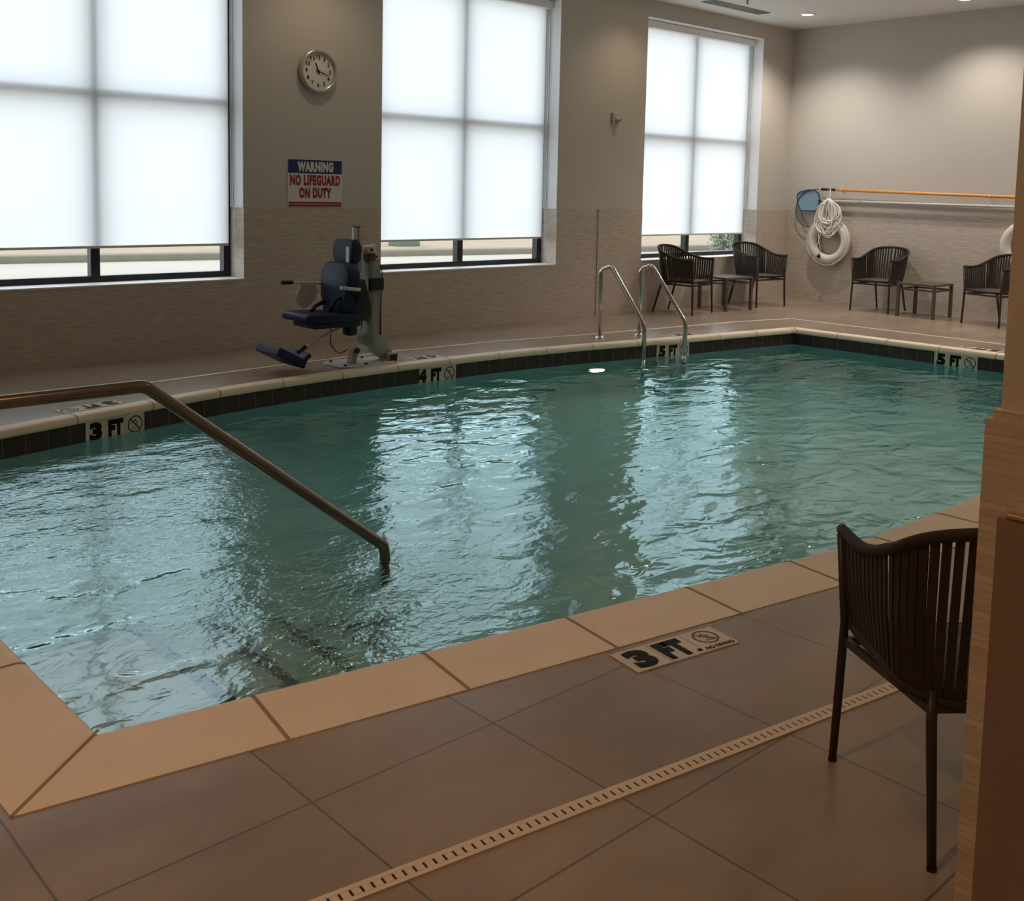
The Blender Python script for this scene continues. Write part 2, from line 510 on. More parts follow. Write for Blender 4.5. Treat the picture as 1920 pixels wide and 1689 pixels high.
# ------------------------------------------------------------------ floor (deck) with the pool cut out
bm = bmesh.new()
outer = [(XL, YB), (XR, YB), (XR, W + 0.02), (XL, W + 0.02)]
def loop(pts):
    vs = [bm.verts.new((p[0], p[1], 0)) for p in pts]
    return [bm.edges.new((vs[i], vs[(i + 1) % len(vs)])) for i in range(len(vs))]
es = loop(outer) + loop([tuple(p) for p in offset_poly(lambda i: ewidth(i) - 0.01)])
bmesh.ops.triangle_fill(bm, edges=es, use_beauty=True)
for f in bm.faces:
    if f.normal.z < 0: f.normal_flip()
me = bpy.data.meshes.new('floor'); bm.to_mesh(me); bm.free(); me.materials.append(M['deck'])
fl = bpy.data.objects.new('floor', me); C.objects.link(fl); fl['kind'] = 'structure'

# ------------------------------------------------------------------ walls
mb = MB()
edges_x = [XL] + [v for w in WINS for v in w] + [XR + 0.3]
for k in range(0, len(edges_x), 2):
    a, b = edges_x[k], edges_x[k + 1]
    mb.bx(a, b, W, W + WT, TT, CEIL + 0.2, M['paint'])
    mb.bx(a, b, W - 0.008, W + WT, 0, TT, M['wall_tile'])
for a, b in WINS:
    mb.bx(a, b, W - 0.008, W + WT, 0, SILL - 0.012, M['wall_tile'])
    mb.bx(a, b, W, W + WT, HEAD, CEIL + 0.2, M['paint'])
# shallow pilaster between the second and third window
mb.bx(9.578, 10.132, W - 0.021, W, 0, TT, M['wall_tile'])
struct(mb, 'wall_back')
mb = MB()
mb.bx(XR, XR + 0.3, YB, W, TT, CEIL + 0.2, M['paint'])
mb.bx(XR - 0.008, XR + 0.3, YB, W - 0.009, 0, TT, M['wall_tile'])
struct(mb, 'wall_right')
mb = MB()
mb.bx(XL - 0.3, XL, YB - 0.3, W + WT, TT, CEIL + 0.2, M['paint'])
mb.bx(XL - 0.3, XL + 0.008, YB - 0.3, W - 0.009, 0, TT, M['wall_tile'])
struct(mb, 'wall_left')
mb = MB()   # wall the photographer stands behind; its end makes the tiled column at the right of the view
mb.bx(1.1425, XR, 0.16, 0.459, TT - 0.01, CEIL, M['paint'])
mb.bx(1.131, XR, 0.14, 0.470, 0, 1.312, M['wall_tile'])
mb.bx(1.1365, XR, 0.148, 0.4645, 1.312, 1.322, M['wall_tile'])
mb.bx(XL, -1.6, 0.16, 0.456, TT, CEIL, M['paint'])
mb.bx(XL, -1.6, 0.14, 0.470, 0, TT, M['wall_tile'])
mb.bx(-1.6, 1.1425, 0.16, 0.459, 2.9, CEIL, M['paint'])
struct(mb, 'wall_near')
mb = MB(); mb.bx(XL, XR, YB - 0.3, YB, 0, CEIL + 0.2, M['paint']); struct(mb, 'wall_front')
mb = MB(); mb.bx(XL - 0.3, XR + 0.3, YB - 0.3, W + WT, CEIL, CEIL + 0.2, M['ceil']); struct(mb, 'ceiling')
mb = MB(); mb.bx(1.118, 1.1305, 0.12, 0.4455, 0.0, 1.212, M['dark_panel'])  # thin dark brown panel laid over the lower part of the jamb
t1 = struct(mb, 'dark_jamb_panel')
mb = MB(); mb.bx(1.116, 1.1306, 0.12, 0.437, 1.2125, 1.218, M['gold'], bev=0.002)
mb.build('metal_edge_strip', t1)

# ------------------------------------------------------------------ windows and roller shades
for k, (a, b) in enumerate(WINS):
    y0, y1 = W + 0.25, W + 0.33
    root = bpy.data.objects.new('window_%d' % (k + 1), None); C.objects.link(root); root['kind'] = 'structure'
    root.location = ((a + b) / 2, W + 0.29, SILL)
    off = -Vector(root.location)
    def P(mb_, name):
        o = mb_.build(name, root); o.location = off; return o
    f = MB(); fw = 0.07; mid_ = (a + b) / 2; zt = 2.30
    f.bx(a, a + fw, y0, y1, SILL, HEAD, M['frame']); f.bx(b - fw, b, y0, y1, SILL, HEAD, M['frame'])
    f.bx(a + fw, b - fw, y0, y1, SILL, SILL + 0.055, M['frame']); f.bx(a + fw, b - fw, y0, y1, HEAD - 0.07, HEAD, M['frame'])
    f.bx(mid_ - 0.04, mid_ + 0.04, y0, y1, SILL + 0.055, HEAD - 0.07, M['frame'])
    f.bx(a + fw, mid_ - 0.04, y0, y1, zt - 0.035, zt + 0.035, M['frame']); f.bx(mid_ + 0.04, b - fw, y0, y1, zt - 0.035, zt + 0.035, M['frame'])
    P(f, 'window_frame')
    g = MB()
    for xa, xb in ((a + fw, mid_ - 0.04), (mid_ + 0.04, b - fw)):
        for za, zb in ((SILL + 0.055, zt - 0.035), (zt + 0.035, HEAD - 0.07)):
            g.quad([(xa, W + 0.30, za), (xb, W + 0.30, za), (xb, W + 0.30, zb), (xa, W + 0.30, zb)], M['glass'])
    P(g, 'window_pane')
    s_ = MB(); s_.bx(a, b, W - 0.012, W + 0.25, SILL - 0.012, SILL, M['white_paint']); P(s_, 'window_sill')
    j_ = MB(); j_.bx(a, a + 0.004, W - 0.001, W + 0.25, TT, HEAD, M['white_paint']); j_.bx(b - 0.004, b, W - 0.001, W + 0.25, TT, HEAD, M['white_paint'])
    j_.bx(a + 0.004, b - 0.004, W - 0.001, W + 0.25, HEAD - 0.004, HEAD, M['white_paint']); P(j_, 'window_jamb')
    which = ['left window beside the clock', 'middle window behind the pool lift', 'right window above two chairs'][k]
    rs = thing('roller_shade', 'white translucent roller shade lowered over the ' + which, 'window shade', (mid_, W + 0.2, HEAD), group=None)
    off = -Vector(rs.location)
    def Q(mb_, name):
        o = mb_.build(name, rs); o.location = off; return o
    c = MB(); c.bx(a + 0.004, b - 0.004, W + 0.13, W + 0.23, HEAD - 0.10, HEAD - 0.008, M['white_paint'], bev=0.004); Q(c, 'shade_cassette')
    c = MB(); c.bx(a + 0.02, b - 0.045, W + 0.199, W + 0.2, 0.985, HEAD - 0.09, M['shade']); Q(c, 'shade_cloth')
    c = MB(); c.bx(a + 0.02, b - 0.045, W + 0.193, W + 0.207, 0.965, 0.987, M['lift_white'], bev=0.003); Q(c, 'hem_bar')
    c = MB(); c.tube([(b - 0.018, W + 0.16, HEAD - 0.09), (b - 0.018, W + 0.16, 1.34), (b - 0.018, W + 0.185, 1.33), (b - 0.018, W + 0.185, HEAD - 0.09)], 0.0035, M['lift_grey'], n=6)
    Q(c, 'bead_chain')

# ------------------------------------------------------------------ swimming pool
pool = thing('swimming_pool', 'indoor swimming pool of green-blue water with cream coping and dark waterline tiles', 'swimming pool', (5.87, 4.8, 0))
poff = -Vector(pool.location)
def PP(mb_, name, parent=pool):
    o = mb_.build(name, parent); o.location = poff if parent is pool else (0, 0, 0); return o
def floor_z(x): return -1.12 - 0.60 * min(1, max(0, (x - 2.8) / 6.5))
inner = offset_poly(lambda i: 0.03)
mb = MB()
for i in range(NV):
    a, b = inner[i], inner[(i + 1) % NV]
    mb.quad([(b.x, b.y, -0.03), (a.x, a.y, -0.03), (a.x, a.y, -2.0), (b.x, b.y, -2.0)], M['plaster'])
for i in range(24):
    xa = 0.8 + i * 0.43; xb = xa + 0.43
    mb.quad([(xa, 2.0, floor_z(xa)), (xb, 2.0, floor_z(xb)), (xb, 7.6, floor_z(xb)), (xa, 7.6, floor_z(xa))], M['plaster'], True)
PP(mb, 'pool_basin')
# coping
def cop_prof(w): return [(0.06, -0.058), (0.012, -0.058), (0.002, -0.050), (-0.003, -0.036), (-0.001, -0.020), (0.006, -0.007), (0.018, -0.001), (0.035, 0.002), (w, 0.003), (w, -0.02)]
mb = MB()
rings = []
NP = 10
for k in range(NP):
    pts = offset_poly(lambda i: cop_prof(ewidth(i))[k][0])
    rings.append([mb.bm.verts.new((p.x, p.y, cop_prof(0.3)[k][1])) for p in pts])
fs = []
for k in range(NP - 1):
    for i in range(NV):
        j = (i + 1) % NV
        fs.append(mb.bm.faces.new((rings[k][i], rings[k][j], rings[k + 1][j], rings[k + 1][i])))
mb._fin(fs, M['coping'], False)
# coping joints
def slice_(p, n, w, hw=0.006, skew=0.0):
    t = Vector((-n.y, n.x))
    pr = cop_prof(w)
    for (o1, z1), (o2, z2) in zip(pr[1:-1], pr[2:-1]):
        q = []
        for o_, z_, sgn in ((o1, z1, -1), (o2, z2, -1), (o2, z2, 1), (o1, z1, 1)):
            c = p + n * (o_ - (0.0015 if z_ < 0 else 0)) + t * hw * sgn
            q.append((c.x, c.y, z_ + (0.0012 if z_ > -0.03 else 0)))
        mb.quad(q, M['joint'])
def pt_along(i0, i1, step, start, hw=0.006):
    d = start; acc = 0
    for i in range(i0, i1):
        a = Vector(OUT[i % NV]); b = Vector(OUT[(i + 1) % NV]); L_ = (b - a).length; t = (b - a).normalized(); n = Vector((t.y, -t.x))
        while d < acc + L_:
            slice_(a + t * (d - acc), n, ewidth(i % NV), hw); d += step
        acc += L_
pt_along(0, len(near) - 1, 0.585, 0.44)
pt_along(len(near) - 1, NV - 1, 0.585, 0.35, 0.004)
pt_along(NV - 1, NV, 0.60, 3.71 - 6 * 0.60 + 0.02)
po = offset_poly(lambda i: ewidth(i))
for i in (0, len(near) - 1, len(near), NV - 1):
    a = Vector(OUT[i]); b = po[i]; t = (b - a).normalized(); n = Vector((-t.y, t.x)) * 0.005
    mb.quad([(a.x - n.x, a.y - n.y, 0.0042), (b.x - n.x, b.y - n.y, 0.0042), (b.x + n.x, b.y + n.y, 0.0042), (a.x + n.x, a.y + n.y, 0.0042)], M['joint'])
PP(mb, 'coping')
# waterline tile band
def arc_pts(i0, i1, off):
    """polyline pieces along edges i0..i1 offset outward"""
    return None
band = offset_poly(lambda i: 0.024)
band_g = offset_poly(lambda i: 0.026)
mb = MB()
for i in range(NV):
    a, b = band_g[i], band_g[(i + 1) % NV]
    mb.quad([(b.x, b.y, -0.05), (a.x, a.y, -0.05), (a.x, a.y, -0.212), (b.x, b.y, -0.212)], M['grout'])
tl = 0.1555
rest = 0.0
for i in range(NV):
    a, b = band[i], band[(i + 1) % NV]
    L_ = (b - a).length; t = (b - a).normalized()
    d = -rest
    while d < L_:
        s0 = max(0, d + 0.003); s1 = min(L_, d + tl - 0.003)
        if s1 > s0:
            p, q = a + t * s0, a + t * s1
            mb.quad([(q.x, q.y, -0.057), (p.x, p.y, -0.057), (p.x, p.y, -0.208), (q.x, q.y, -0.208)], M['dark_tile'])
        d += tl
    rest = (L_ - (d - tl)) if d > L_ else 0.0
PP(mb, 'waterline_tiles')
# entry steps with dark nosing
mb = MB()
steps = [(1.72, -0.40, 4.12), (2.05, -0.60, 4.05), (2.38, -0.80, 4.02), (2.71, -0.98, 4.0)]
x_prev = 1.0
for (xe, z, ye) in steps:
    ye = 4.10
    mb.bx(x_prev, xe, 2.3, ye, -1.3, z, M['plaster'], bev=0.006)
    x_prev = xe
PP(mb, 'entry_steps')
mb = MB()
x_prev = 1.06
for (xe, z, ye) in steps:
    mb.bx(xe - 0.055, xe + 0.003, 2.4, 4.103, z - 0.045, z + 0.003, M['dark_tile'])
    mb.bx(x_prev, xe - 0.055, 4.05, 4.103, z - 0.045, z + 0.003, M['dark_tile'])
    x_prev = xe + 0.003
PP(mb, 'step_nosing_tiles')
# underwater light niche
def far_y(x):
    fr = sorted(far)
    for (x0, y0), (x1, y1) in zip(fr, fr[1:]):
        if x0 <= x <= x1: return y0 + (y1 - y0) * (x - x0) / (x1 - x0), math.atan2(y1 - y0, x1 - x0)
    return 7.0, 0
lx = 7.78; ly, la = far_y(lx)
n_in = Vector((math.sin(la), -math.cos(la), 0))
pl = thing('pool_light', 'glowing round underwater lamp in the far pool wall left of the ladder', 'pool light', (lx, ly + 0.03, -0.62))
mb = MB()
mb.lathe([(0.075, 0.02), (0.10, 0.022), (0.115, 0.012), (0.118, 0.0)], (0, 0, 0), n_in, M['steel'], 28); mb.build('lamp_rim', pl)
mb = MB(); mb.disc(n_in * 0.012, 0.078, n_in, 0.012, M['pool_lamp'], 28); mb.build('lamp_lens', pl)
def pool_spot(p, aim, watt, name='pool_lamp_light', parent=None):
    l = bpy.data.lights.new(name, 'AREA'); l.shape = 'DISK'; l.size = 0.16; l.energy = watt; l.color = (1.0, 0.76, 0.42); l.spread = 2.6
    o = bpy.data.objects.new(name, l); C.objects.link(o)
    o.rotation_euler = Vector(aim).to_track_quat('-Z', 'Y').to_euler(); o.location = p
    if parent: o.parent = parent
    return o
pool_spot(n_in * 0.045, (n_in.x, n_in.y, -0.15), 1.6, parent=pl)

# water body
mb = MB()
nx, ny = 2, 2
mb.bx(0.95, 10.85, 2.15, 7.45, -1.95, WATER, M['water'])
wat = mb.build('pool_water')
tag(wat, 'rippled clear green-blue pool water reflecting the bright windows', 'water', kind='stuff')

# ------------------------------------------------------------------ depth markers
def no_diving(mb_, mx, r, mat):
    def arc_strip(r0, r1, n=28):
        for k in range(n):
            a0, a1 = 2 * PI * k / n, 2 * PI * (k + 1) / n
            mb_.quad([mx @ Vector((r0 * math.cos(a0), r0 * math.sin(a0), 0)), mx @ Vector((r1 * math.cos(a0), r1 * math.sin(a0), 0)),
                      mx @ Vector((r1 * math.cos(a1), r1 * math.sin(a1), 0)), mx @ Vector((r0 * math.cos(a1), r0 * math.sin(a1), 0))], mat)
    arc_strip(r * 0.86, r)
    def bar(x0, y0, x1, y1, w):
        d = Vector((x1 - x0, y1 - y0, 0)).normalized(); n = Vector((-d.y, d.x, 0)) * w / 2
        a, b = Vector((x0, y0, 0.0002)), Vector((x1, y1, 0.0002))
        mb_.quad([mx @ (a - n), mx @ (b - n), mx @ (b + n), mx @ (a + n)], mat)
    bar(-0.62 * r, 0.62 * r, 0.62 * r, -0.62 * r, 0.13 * r)
    bar(-0.05 * r, 0.55 * r, 0.28 * r, 0.05 * r, 0.11 * r)      # diver's body and arms
    bar(-0.55 * r, 0.05 * r, -0.05 * r, 0.5 * r, 0.08 * r)
    bar(0.20 * r, 0.12 * r, 0.02 * r, -0.25 * r, 0.07 * r)
    for q in (-0.45, -0.60):
        for k in range(5):
            bar((-0.42 + 0.17 * k) * r, (q + (0.06 if k % 2 else 0)) * r, (-0.25 + 0.17 * k) * r, (q + (0 if k % 2 else 0.06)) * r, 0.05 * r)
def marker(name, label, origin, xd, yd, num, nodive_text=False, dot=False, tile=0.1524):
    """three tiles: number, FT, no-diving sign; origin = centre, x along reading direction"""
    t = thing(name, label, 'depth marker', origin)
    mx0 = face_mx((0, 0, 0), xd, yd)
    p = MB()
    for k in (-1, 0, 1):
        p.box(mx0 @ Vector((k * tile, 0, 0)), (tile - 0.003, tile - 0.003, 0.006), M['marker_white'], rot=mx0.to_3x3())
    p.build('marker_tiles', t)
    z = 0.0042
    L = MB()
    L.text(num, 0.094, 0.126, mx0 @ Matrix.Translation((-tile, 0, z)), M['black'], bold=0.075)
    L.text('FT', 0.118, 0.122, mx0 @ Matrix.Translation((-0.008 if dot else 0, 0, z)), M['black'], bold=0.075)
    if dot: L.quad([mx0 @ Vector(v) for v in ((0.054, -0.061, z), (0.071, -0.061, z), (0.071, -0.043, z), (0.054, -0.043, z))], M['black'])
    L.build('depth_lettering', t)
    S = MB()
    no_diving(S, mx0 @ Matrix.Translation((tile, 0.016 if nodive_text else 0, z)), 0.048 if nodive_text else 0.060, M['symbol_red'] if nodive_text else M['black'])
    if nodive_text: S.text('NO DIVING', 0.128, 0.020, mx0 @ Matrix.Translation((tile, -0.056, z)), M['black'], bold=0.04)
    S.build('no_diving_symbol', t)
    return t
ed = Vector((1, -0.166, 0)).normalized()
marker('depth_marker', 'white 3 FT. no diving tile in the near deck against the cream coping', (2.757, 2.131, 0.001), ed, (ed.y * -1, ed.x, 0), '3', True, True)
def wall_marker(xc, num, label, off=0.014):
    y, a = far_y(xc)
    n = Vector((-math.sin(a), math.cos(a), 0))   # into the wall
    p = Vector((xc, y, -0.1325)) + n * (0.024 - 0.002)
    return marker('depth_marker', label, p, (math.cos(a), math.sin(a), 0), (0, 0, 1), num)
wall_marker(2.80, '3', 'white 3 FT tile in the far pool wall, behind the handrail')
wall_marker(5.84, '4', 'white 4 FT tile in the far pool wall below the pool lift')
wall_marker(8.80, '5', 'white 5 FT tile in the pool wall between the ladder rails')
marker('depth_marker', 'white 5 FT tile in the right-hand pool wall near the column', (10.70, 4.79, -0.1325), (0, -1, 0), (0, 0, 1), '5')
def deck_marker(xc, num, label):
    y, a = far_y(xc)
    n = Vector((-math.sin(a), math.cos(a), 0))
    p = Vector((xc, y, 0.001)) + n * 0.19
    marker('depth_marker', label, p, (-math.cos(a), -math.sin(a), 0), (n.x * -1, n.y * -1, 0), num)
deck_marker(2.72, '3', 'white 3 FT tile on the far deck seen upside down behind the handrail')
deck_marker(5.78, '4', 'white 4 FT tile on the far deck just right of the pool lift')
deck_marker(9.00, '5', 'white 5 FT tile on the far deck behind the ladder')
marker('depth_marker', 'white 5 FT tile on the deck in front of the far table', (10.87, 4.62, 0.001), (0, 1, 0), (-1, 0, 0), '5')

# ------------------------------------------------------------------ deck drain
dp = [(0.1, 1.99), (3.4, 1.455), (4.3, 1.33), (7.3, 1.33), (10.7, 1.90), (11.42, 2.4), (11.46, 7.25), (10.6, 7.45), (8.25, 7.70), (7.0, 7.88), (5.77, 7.95), (4.5, 7.87), (3.4, 7.76), (2.2, 7.52), (0.1, 7.0)]
dr = thing('deck_drain', 'narrow cream slotted drain strip running in the deck around the pool', 'drain', (5.87, 4.8, 0))
mb = MB(); ch = MB()
for i in range(len(dp)):
    a = Vector((*dp[i], 0)); b = Vector((*dp[(i + 1) % len(dp)], 0)); t = (b - a).normalized(); n = Vector((-t.y, t.x, 0)); L_ = (b - a).length
    R3 = Matrix((t, n, Vector((0, 0, 1)))).transposed()
    isnear = i < 2
    w = 0.050 if i < 5 or i == 14 else 0.045
    ch.box((a + b) / 2 + Vector((0, 0, 0.001)) + poff, (L_, w * 0.8, 0.002), M['slot'], rot=R3)
    if isnear:
        for sgn in (-1, 1): mb.box((a + b) / 2 + n * sgn * 0.0185 + Vector((0, 0, 0.002)) + poff, (L_ + 0.01, 0.0145, 0.005), M['drain'], rot=R3)
        s_ = 0.0
        while s_ < L_:
            mb.box(a + t * s_ + Vector((0, 0, 0.002)) + poff, (0.0195, 0.024, 0.005), M['drain'], rot=R3)
            s_ += 0.0262
    else:
        mb.box((a + b) / 2 + Vector((0, 0, 0.002)) + poff, (L_ + 0.01, w, 0.005), M['drain'], rot=R3)
mb.build('drain_grate', dr); ch.build('drain_channel', dr)

# ------------------------------------------------------------------ pool handrail and ladder
hr_t = thing('handrail', 'bronze-toned steel handrail dropping into the pool over the entry steps', 'handrail', (2.7, 3.87, 0))
mb = MB()
pts = fillet([(0.36, 3.87, 0.01), (0.36, 3.87, 0.765), (1.66, 3.87, 0.765), (2.79, 3.87, -0.115), (2.815, 3.87, -0.32), (2.815, 3.87, -1.11)], [0.12, 0.09, 0.05, 0.04], 8)
pts = [p - Vector(hr_t.location) for p in pts]
mb.tube(pts, 0.0255, M['brushed'], n=20); mb.build('rail_tube', hr_t)
mb = MB(); mb.disc(Vector((0.36, 3.87, 0.012)) - Vector(hr_t.location), 0.05, (0, 0, 1), 0.02, M['brushed'], bev=0.006); mb.build('escutcheon', hr_t)

lad = thing('pool_ladder', 'polished steel pool ladder with two arched grab rails at the deep end', 'ladder', (8.4, 7.1, 0))
lo = Vector(lad.location)
def lad_rail(f0, f1):
    f0 = Vector((*f0, 0)); f1 = Vector((*f1, 0)); d = f1 - f0
    top = 0.745
    pts = [f0 + Vector((0, 0, 0.0)), f0 + Vector((0, 0, top - 0.02)), f0 + d * 0.24 + Vector((0, 0, top + 0.03)), f1 + d * 0.02 + Vector((0, 0, 0.20)), f1 + d * 0.02 + Vector((0, 0, -0.15)), f1 + d * 0.02 + Vector((0, 0, -1.15))]
    pts = fillet(pts, [0.07, 0.07, 0.12, 0.05], 10)
    mb_ = MB(); mb_.tube([p - lo for p in pts], 0.0235, M['steel'], n=18); mb_.build('grab_rail', lad)
    mb_ = MB(); mb_.lathe([(0.022, 0.03), (0.03, 0.028), (0.052, 0.012), (0.055, 0.0)], f0 - lo, (0, 0, 1), M['steel'], 24); mb_.build('escutcheon', lad)
    return f1 + d * 0.02
A = lad_rail((8.134, 7.445), (8.15, 6.86)); B = lad_rail((8.655, 7.345), (8.72, 6.785))
for z in (-0.235, -0.50, -0.77):
    mb = MB(); c = (A + B) / 2; t = (B - A)
    R3 = Matrix((t.normalized(), Vector((0, 0, 1)).cross(t.normalized()), Vector((0, 0, 1)))).transposed()
    mb.box(c + Vector((0, 0, z)) - lo, (t.length, 0.09, 0.03), M['steel'], rot=R3, bev=0.008); mb.build('tread', lad)

# ------------------------------------------------------------------ pool lift
LF = thing('pool_lift', 'grey pool lift with navy blue seat and footrest on the far deck', 'pool lift', (5.2, 7.56, 0))
def L_(mb_, name, parent=None): return mb_.build(name, parent or LF)
def lp(x, dy, z): return Vector((x - 5.2, dy, z))      # dy from the lift's centre plane
mb = MB()
mb.prism([(-0.30, -0.14), (-0.22, -0.20), (0.20, -0.20), (0.26, -0.14), (0.26, 0.16), (0.18, 0.20), (-0.24, 0.20), (-0.30, 0.14)], 0.014, Matrix.Translation((0, 0.02, 0.009)), M['lift_white'], bev=0.003)
for x, y in ((-0.24, -0.12), (-0.05, -0.15), (0.12, 0.16), (-0.22, 0.14)): mb.disc((x, y + 0.02, 0.02), 0.014, (0, 0, 1), 0.012, M['rubber'], 12)
L_(mb, 'base_plate')
mb = MB()   # tapering column with its raking foot
mb.prism([(0.0, 0.17), (0.10, 0.09), (0.22, 0.02), (0.30, 0.015), (0.30, 0.07), (0.16, 0.25), (0.15, 0.92), (0.03, 0.92), (0.03, 0.30), (-0.03, 0.22)], 0.11, Matrix(((1, 0, 0, 0), (0, 0, -1, 0), (0, 1, 0, 0), (0, 0, 0, 1))), M['lift_grey'], bev=0.006)
col_o = L_(mb, 'column')
mb = MB(); mb.box((0.255, -0.06, 0.045), (0.10, 0.10, 0.075), M['lift_grey'], bev=0.004); mb.box((0.255, -0.112, 0.045), (0.075, 0.004, 0.05), M['rubber']); L_(mb, 'foot_socket')
mb = MB(); mb.box((-0.11, -0.02, 0.08), (0.055, 0.07, 0.14), M['lift_grey'], rot=Euler((0, 0.25, 0)), bev=0.008); mb.disc((-0.10, -0.06, 0.13), 0.025, (0, 1, 0), 0.03, M['rubber'], 14)
mb.box((-0.03, -0.02, 0.14), (0.16, 0.06, 0.045), M['lift_white'], rot=Euler((0, -0.25, 0)), bev=0.008); L_(mb, 'pivot_bracket')
mb = MB(); mb.tube([(0.16, 0.02, 0.30), (0.24, 0.02, 0.17), (0.285, 0.02, 0.08)], 0.006, M['gold'], n=8); L_(mb, 'gas_strut')
mb = MB(); mb.box((0.06, -0.01, 1.0), (0.10, 0.09, 0.075), M['lift_white'], bev=0.02); mb.disc((0.05, -0.06, 1.0), 0.012, (0, 1, 0), 0.01, M['rubber'], 12); mb.box((0.10, -0.02, 1.035), (0.03, 0.05, 0.03), M['lift_white'], bev=0.008)
L_(mb, 'actuator_head')
mb = MB(); mb.box((0.055, -0.02, 0.935), (0.08, 0.085, 0.06), M['red_dark'], bev=0.008); mb.box((0.125, -0.02, 0.935), (0.035, 0.02, 0.02), M['red_dark'], bev=0.005); L_(mb, 'release_knob')
mb = MB(); mb.tube([(0.145, -0.04, 0.90), (0.155, -0.07, 0.80), (0.15, -0.062, 0.5), (0.152, -0.06, 0.25)], 0.005, M['rubber'], n=6); L_(mb, 'control_cable')
mb = MB(); mb.box((-0.105, -0.03, 1.06), (0.04, 0.035, 0.27), M['lift_white'], bev=0.004); mb.box((-0.078, -0.03, 1.065), (0.012, 0.05, 0.25), M['lift_grey'], bev=0.002); mb.box((-0.095, -0.03, 1.198), (0.06, 0.055, 0.010), M['rubber'], bev=0.003)
mb.box((-0.16, -0.04, 0.93), (0.055, 0.05, 0.20), M['lift_white'], bev=0.004); mb.box((-0.085, -0.01, 0.91), (0.10, 0.06, 0.22), M['lift_grey'], bev=0.006)
L_(mb, 'seat_mast')
mb = MB(); mb.box((0.09, -0.075, 0.70), (0.14, 0.04, 0.105), M['rubber'], bev=0.006); L_(mb, 'battery_box')
# padded back: rounded outline in the y-z plane, thin along x
def rrect(w, h, r, n=6):
    out_ = []
    for cx, cyy, a0 in ((w / 2 - r, h / 2 - r, 0), (-w / 2 + r, h / 2 - r, PI / 2), (-w / 2 + r, -h / 2 + r, PI), (w / 2 - r, -h / 2 + r, 1.5 * PI)):
        for k in range(n + 1):
            a = a0 + PI / 2 * k / n; out_.append((cx + r * math.cos(a), cyy + r * math.sin(a)))
    return out_
def pad_mx(c, tilt):    # local x -> world y, local y -> up (leaning), normal -> x
    return Matrix.Translation(c) @ Matrix.Rotation(tilt, 4, 'Y') @ Matrix(((0, 0, 1, 0), (1, 0, 0, 0), (0, 1, 0, 0), (0, 0, 0, 1)))
back_poly = [(-0.16, -0.26), (0.16, -0.26), (0.165, -0.10), (0.165, -0.03), (0.22, 0.03), (0.23, 0.10), (0.215, 0.17), (0.17, 0.225), (0.10, 0.245), (-0.10, 0.245), (-0.17, 0.225), (-0.215, 0.17), (-0.23, 0.10), (-0.22, 0.03), (-0.165, -0.03), (-0.165, -0.10)]
mb = MB(); mb.prism(back_poly, 0.13, pad_mx((-0.235, 0.0, 0.655), 0.05), M['navy'], bev=0.03); L_(mb, 'backrest')
mb = MB(); mb.prism(rrect(0.30, 0.21, 0.05), 0.09, pad_mx((-0.13, 0.05, 0.985), 0.05), M['navy'], bev=0.02); L_(mb, 'headrest')
mb = MB()
mb.box((-0.42, 0, 0.445), (0.52, 0.42, 0.075), M['navy'], rot=Euler((0, 0.045, 0)), bev=0.025)
L_(mb, 'seat')
mb = MB(); mb.box((-0.36, 0, 0.385), (0.46, 0.34, 0.05), M['rubber'], bev=0.01); mb.prism([(-0.16, 0.36), (0.02, 0.42), (0.02, 0.52), (-0.05, 0.75), (-0.16, 0.75)], 0.22, Matrix(((1, 0, 0, 0), (0, 0, -1, 0), (0, 1, 0, 0), (0, 0, 0, 1))), M['rubber'], bev=0.01)
mb.box((-0.13, 0, 0.31), (0.10, 0.10, 0.10), M['navy'], bev=0.02)
L_(mb, 'seat_pan')
mb = MB()
mb.tube(fillet([(-0.20, 0.12, 0.49), (-0.28, 0.14, 0.56), (-0.42, 0.10, 0.52), (-0.50, 0.02, 0.49)], 0.05), 0.018, M['rubber'], n=8)
mb.tube(fillet([(-0.20, -0.10, 0.49), (-0.22, -0.12, 0.62), (-0.33, -0.10, 0.60), (-0.38, -0.06, 0.49)], 0.05), 0.016, M['rubber'], n=8)
L_(mb, 'seat_belt')
for s_, x0 in ((1, -0.62), (-1, -0.46)):
    mb = MB(); zz = 0.712 if s_ > 0 else 0.70
    mb.tube([(x0 + 0.07, 0.25 * s_, zz + 0.005), (-0.20, 0.25 * s_, zz - 0.02)], 0.011 if s_ > 0 else 0.015, M['lift_white'], n=12)
    mb.box((-0.22, 0.235 * s_, zz - 0.03), (0.09, 0.04, 0.06), M['rubber'], bev=0.012)
    arm = L_(mb, 'armrest')
    if s_ > 0:
        mb = MB(); mb.tube([(x0 - 0.04, 0.25 * s_, zz + 0.01), (x0 - 0.03, 0.25 * s_, zz + 0.009), (x0 + 0.07, 0.25 * s_, zz + 0.006), (x0 + 0.08, 0.25 * s_, zz + 0.006)], [0.012, 0.018, 0.018, 0.012], M['rubber'], n=14)
        L_(mb, 'arm_grip', arm)
mb = MB(); mb.tube([(-0.20, 0, 0.35), (-0.64, 0, 0.165)], 0.011, M['lift_white'], n=12); mb.tube([(-0.58, -0.02, 0.20), (-0.66, -0.02, 0.155)], 0.018, M['rubber'], n=12); L_(mb, 'leg_bar')
mb = MB()
mb.box((-0.80, 0, 0.145), (0.29, 0.36, 0.075), M['navy'], rot=Euler((0, 0.48, 0)), bev=0.012)
mb.box((-0.665, 0, 0.125), (0.11, 0.34, 0.04), M['navy'], rot=Euler((0, -0.65, 0)), bev=0.010)
L_(mb, 'footrest')
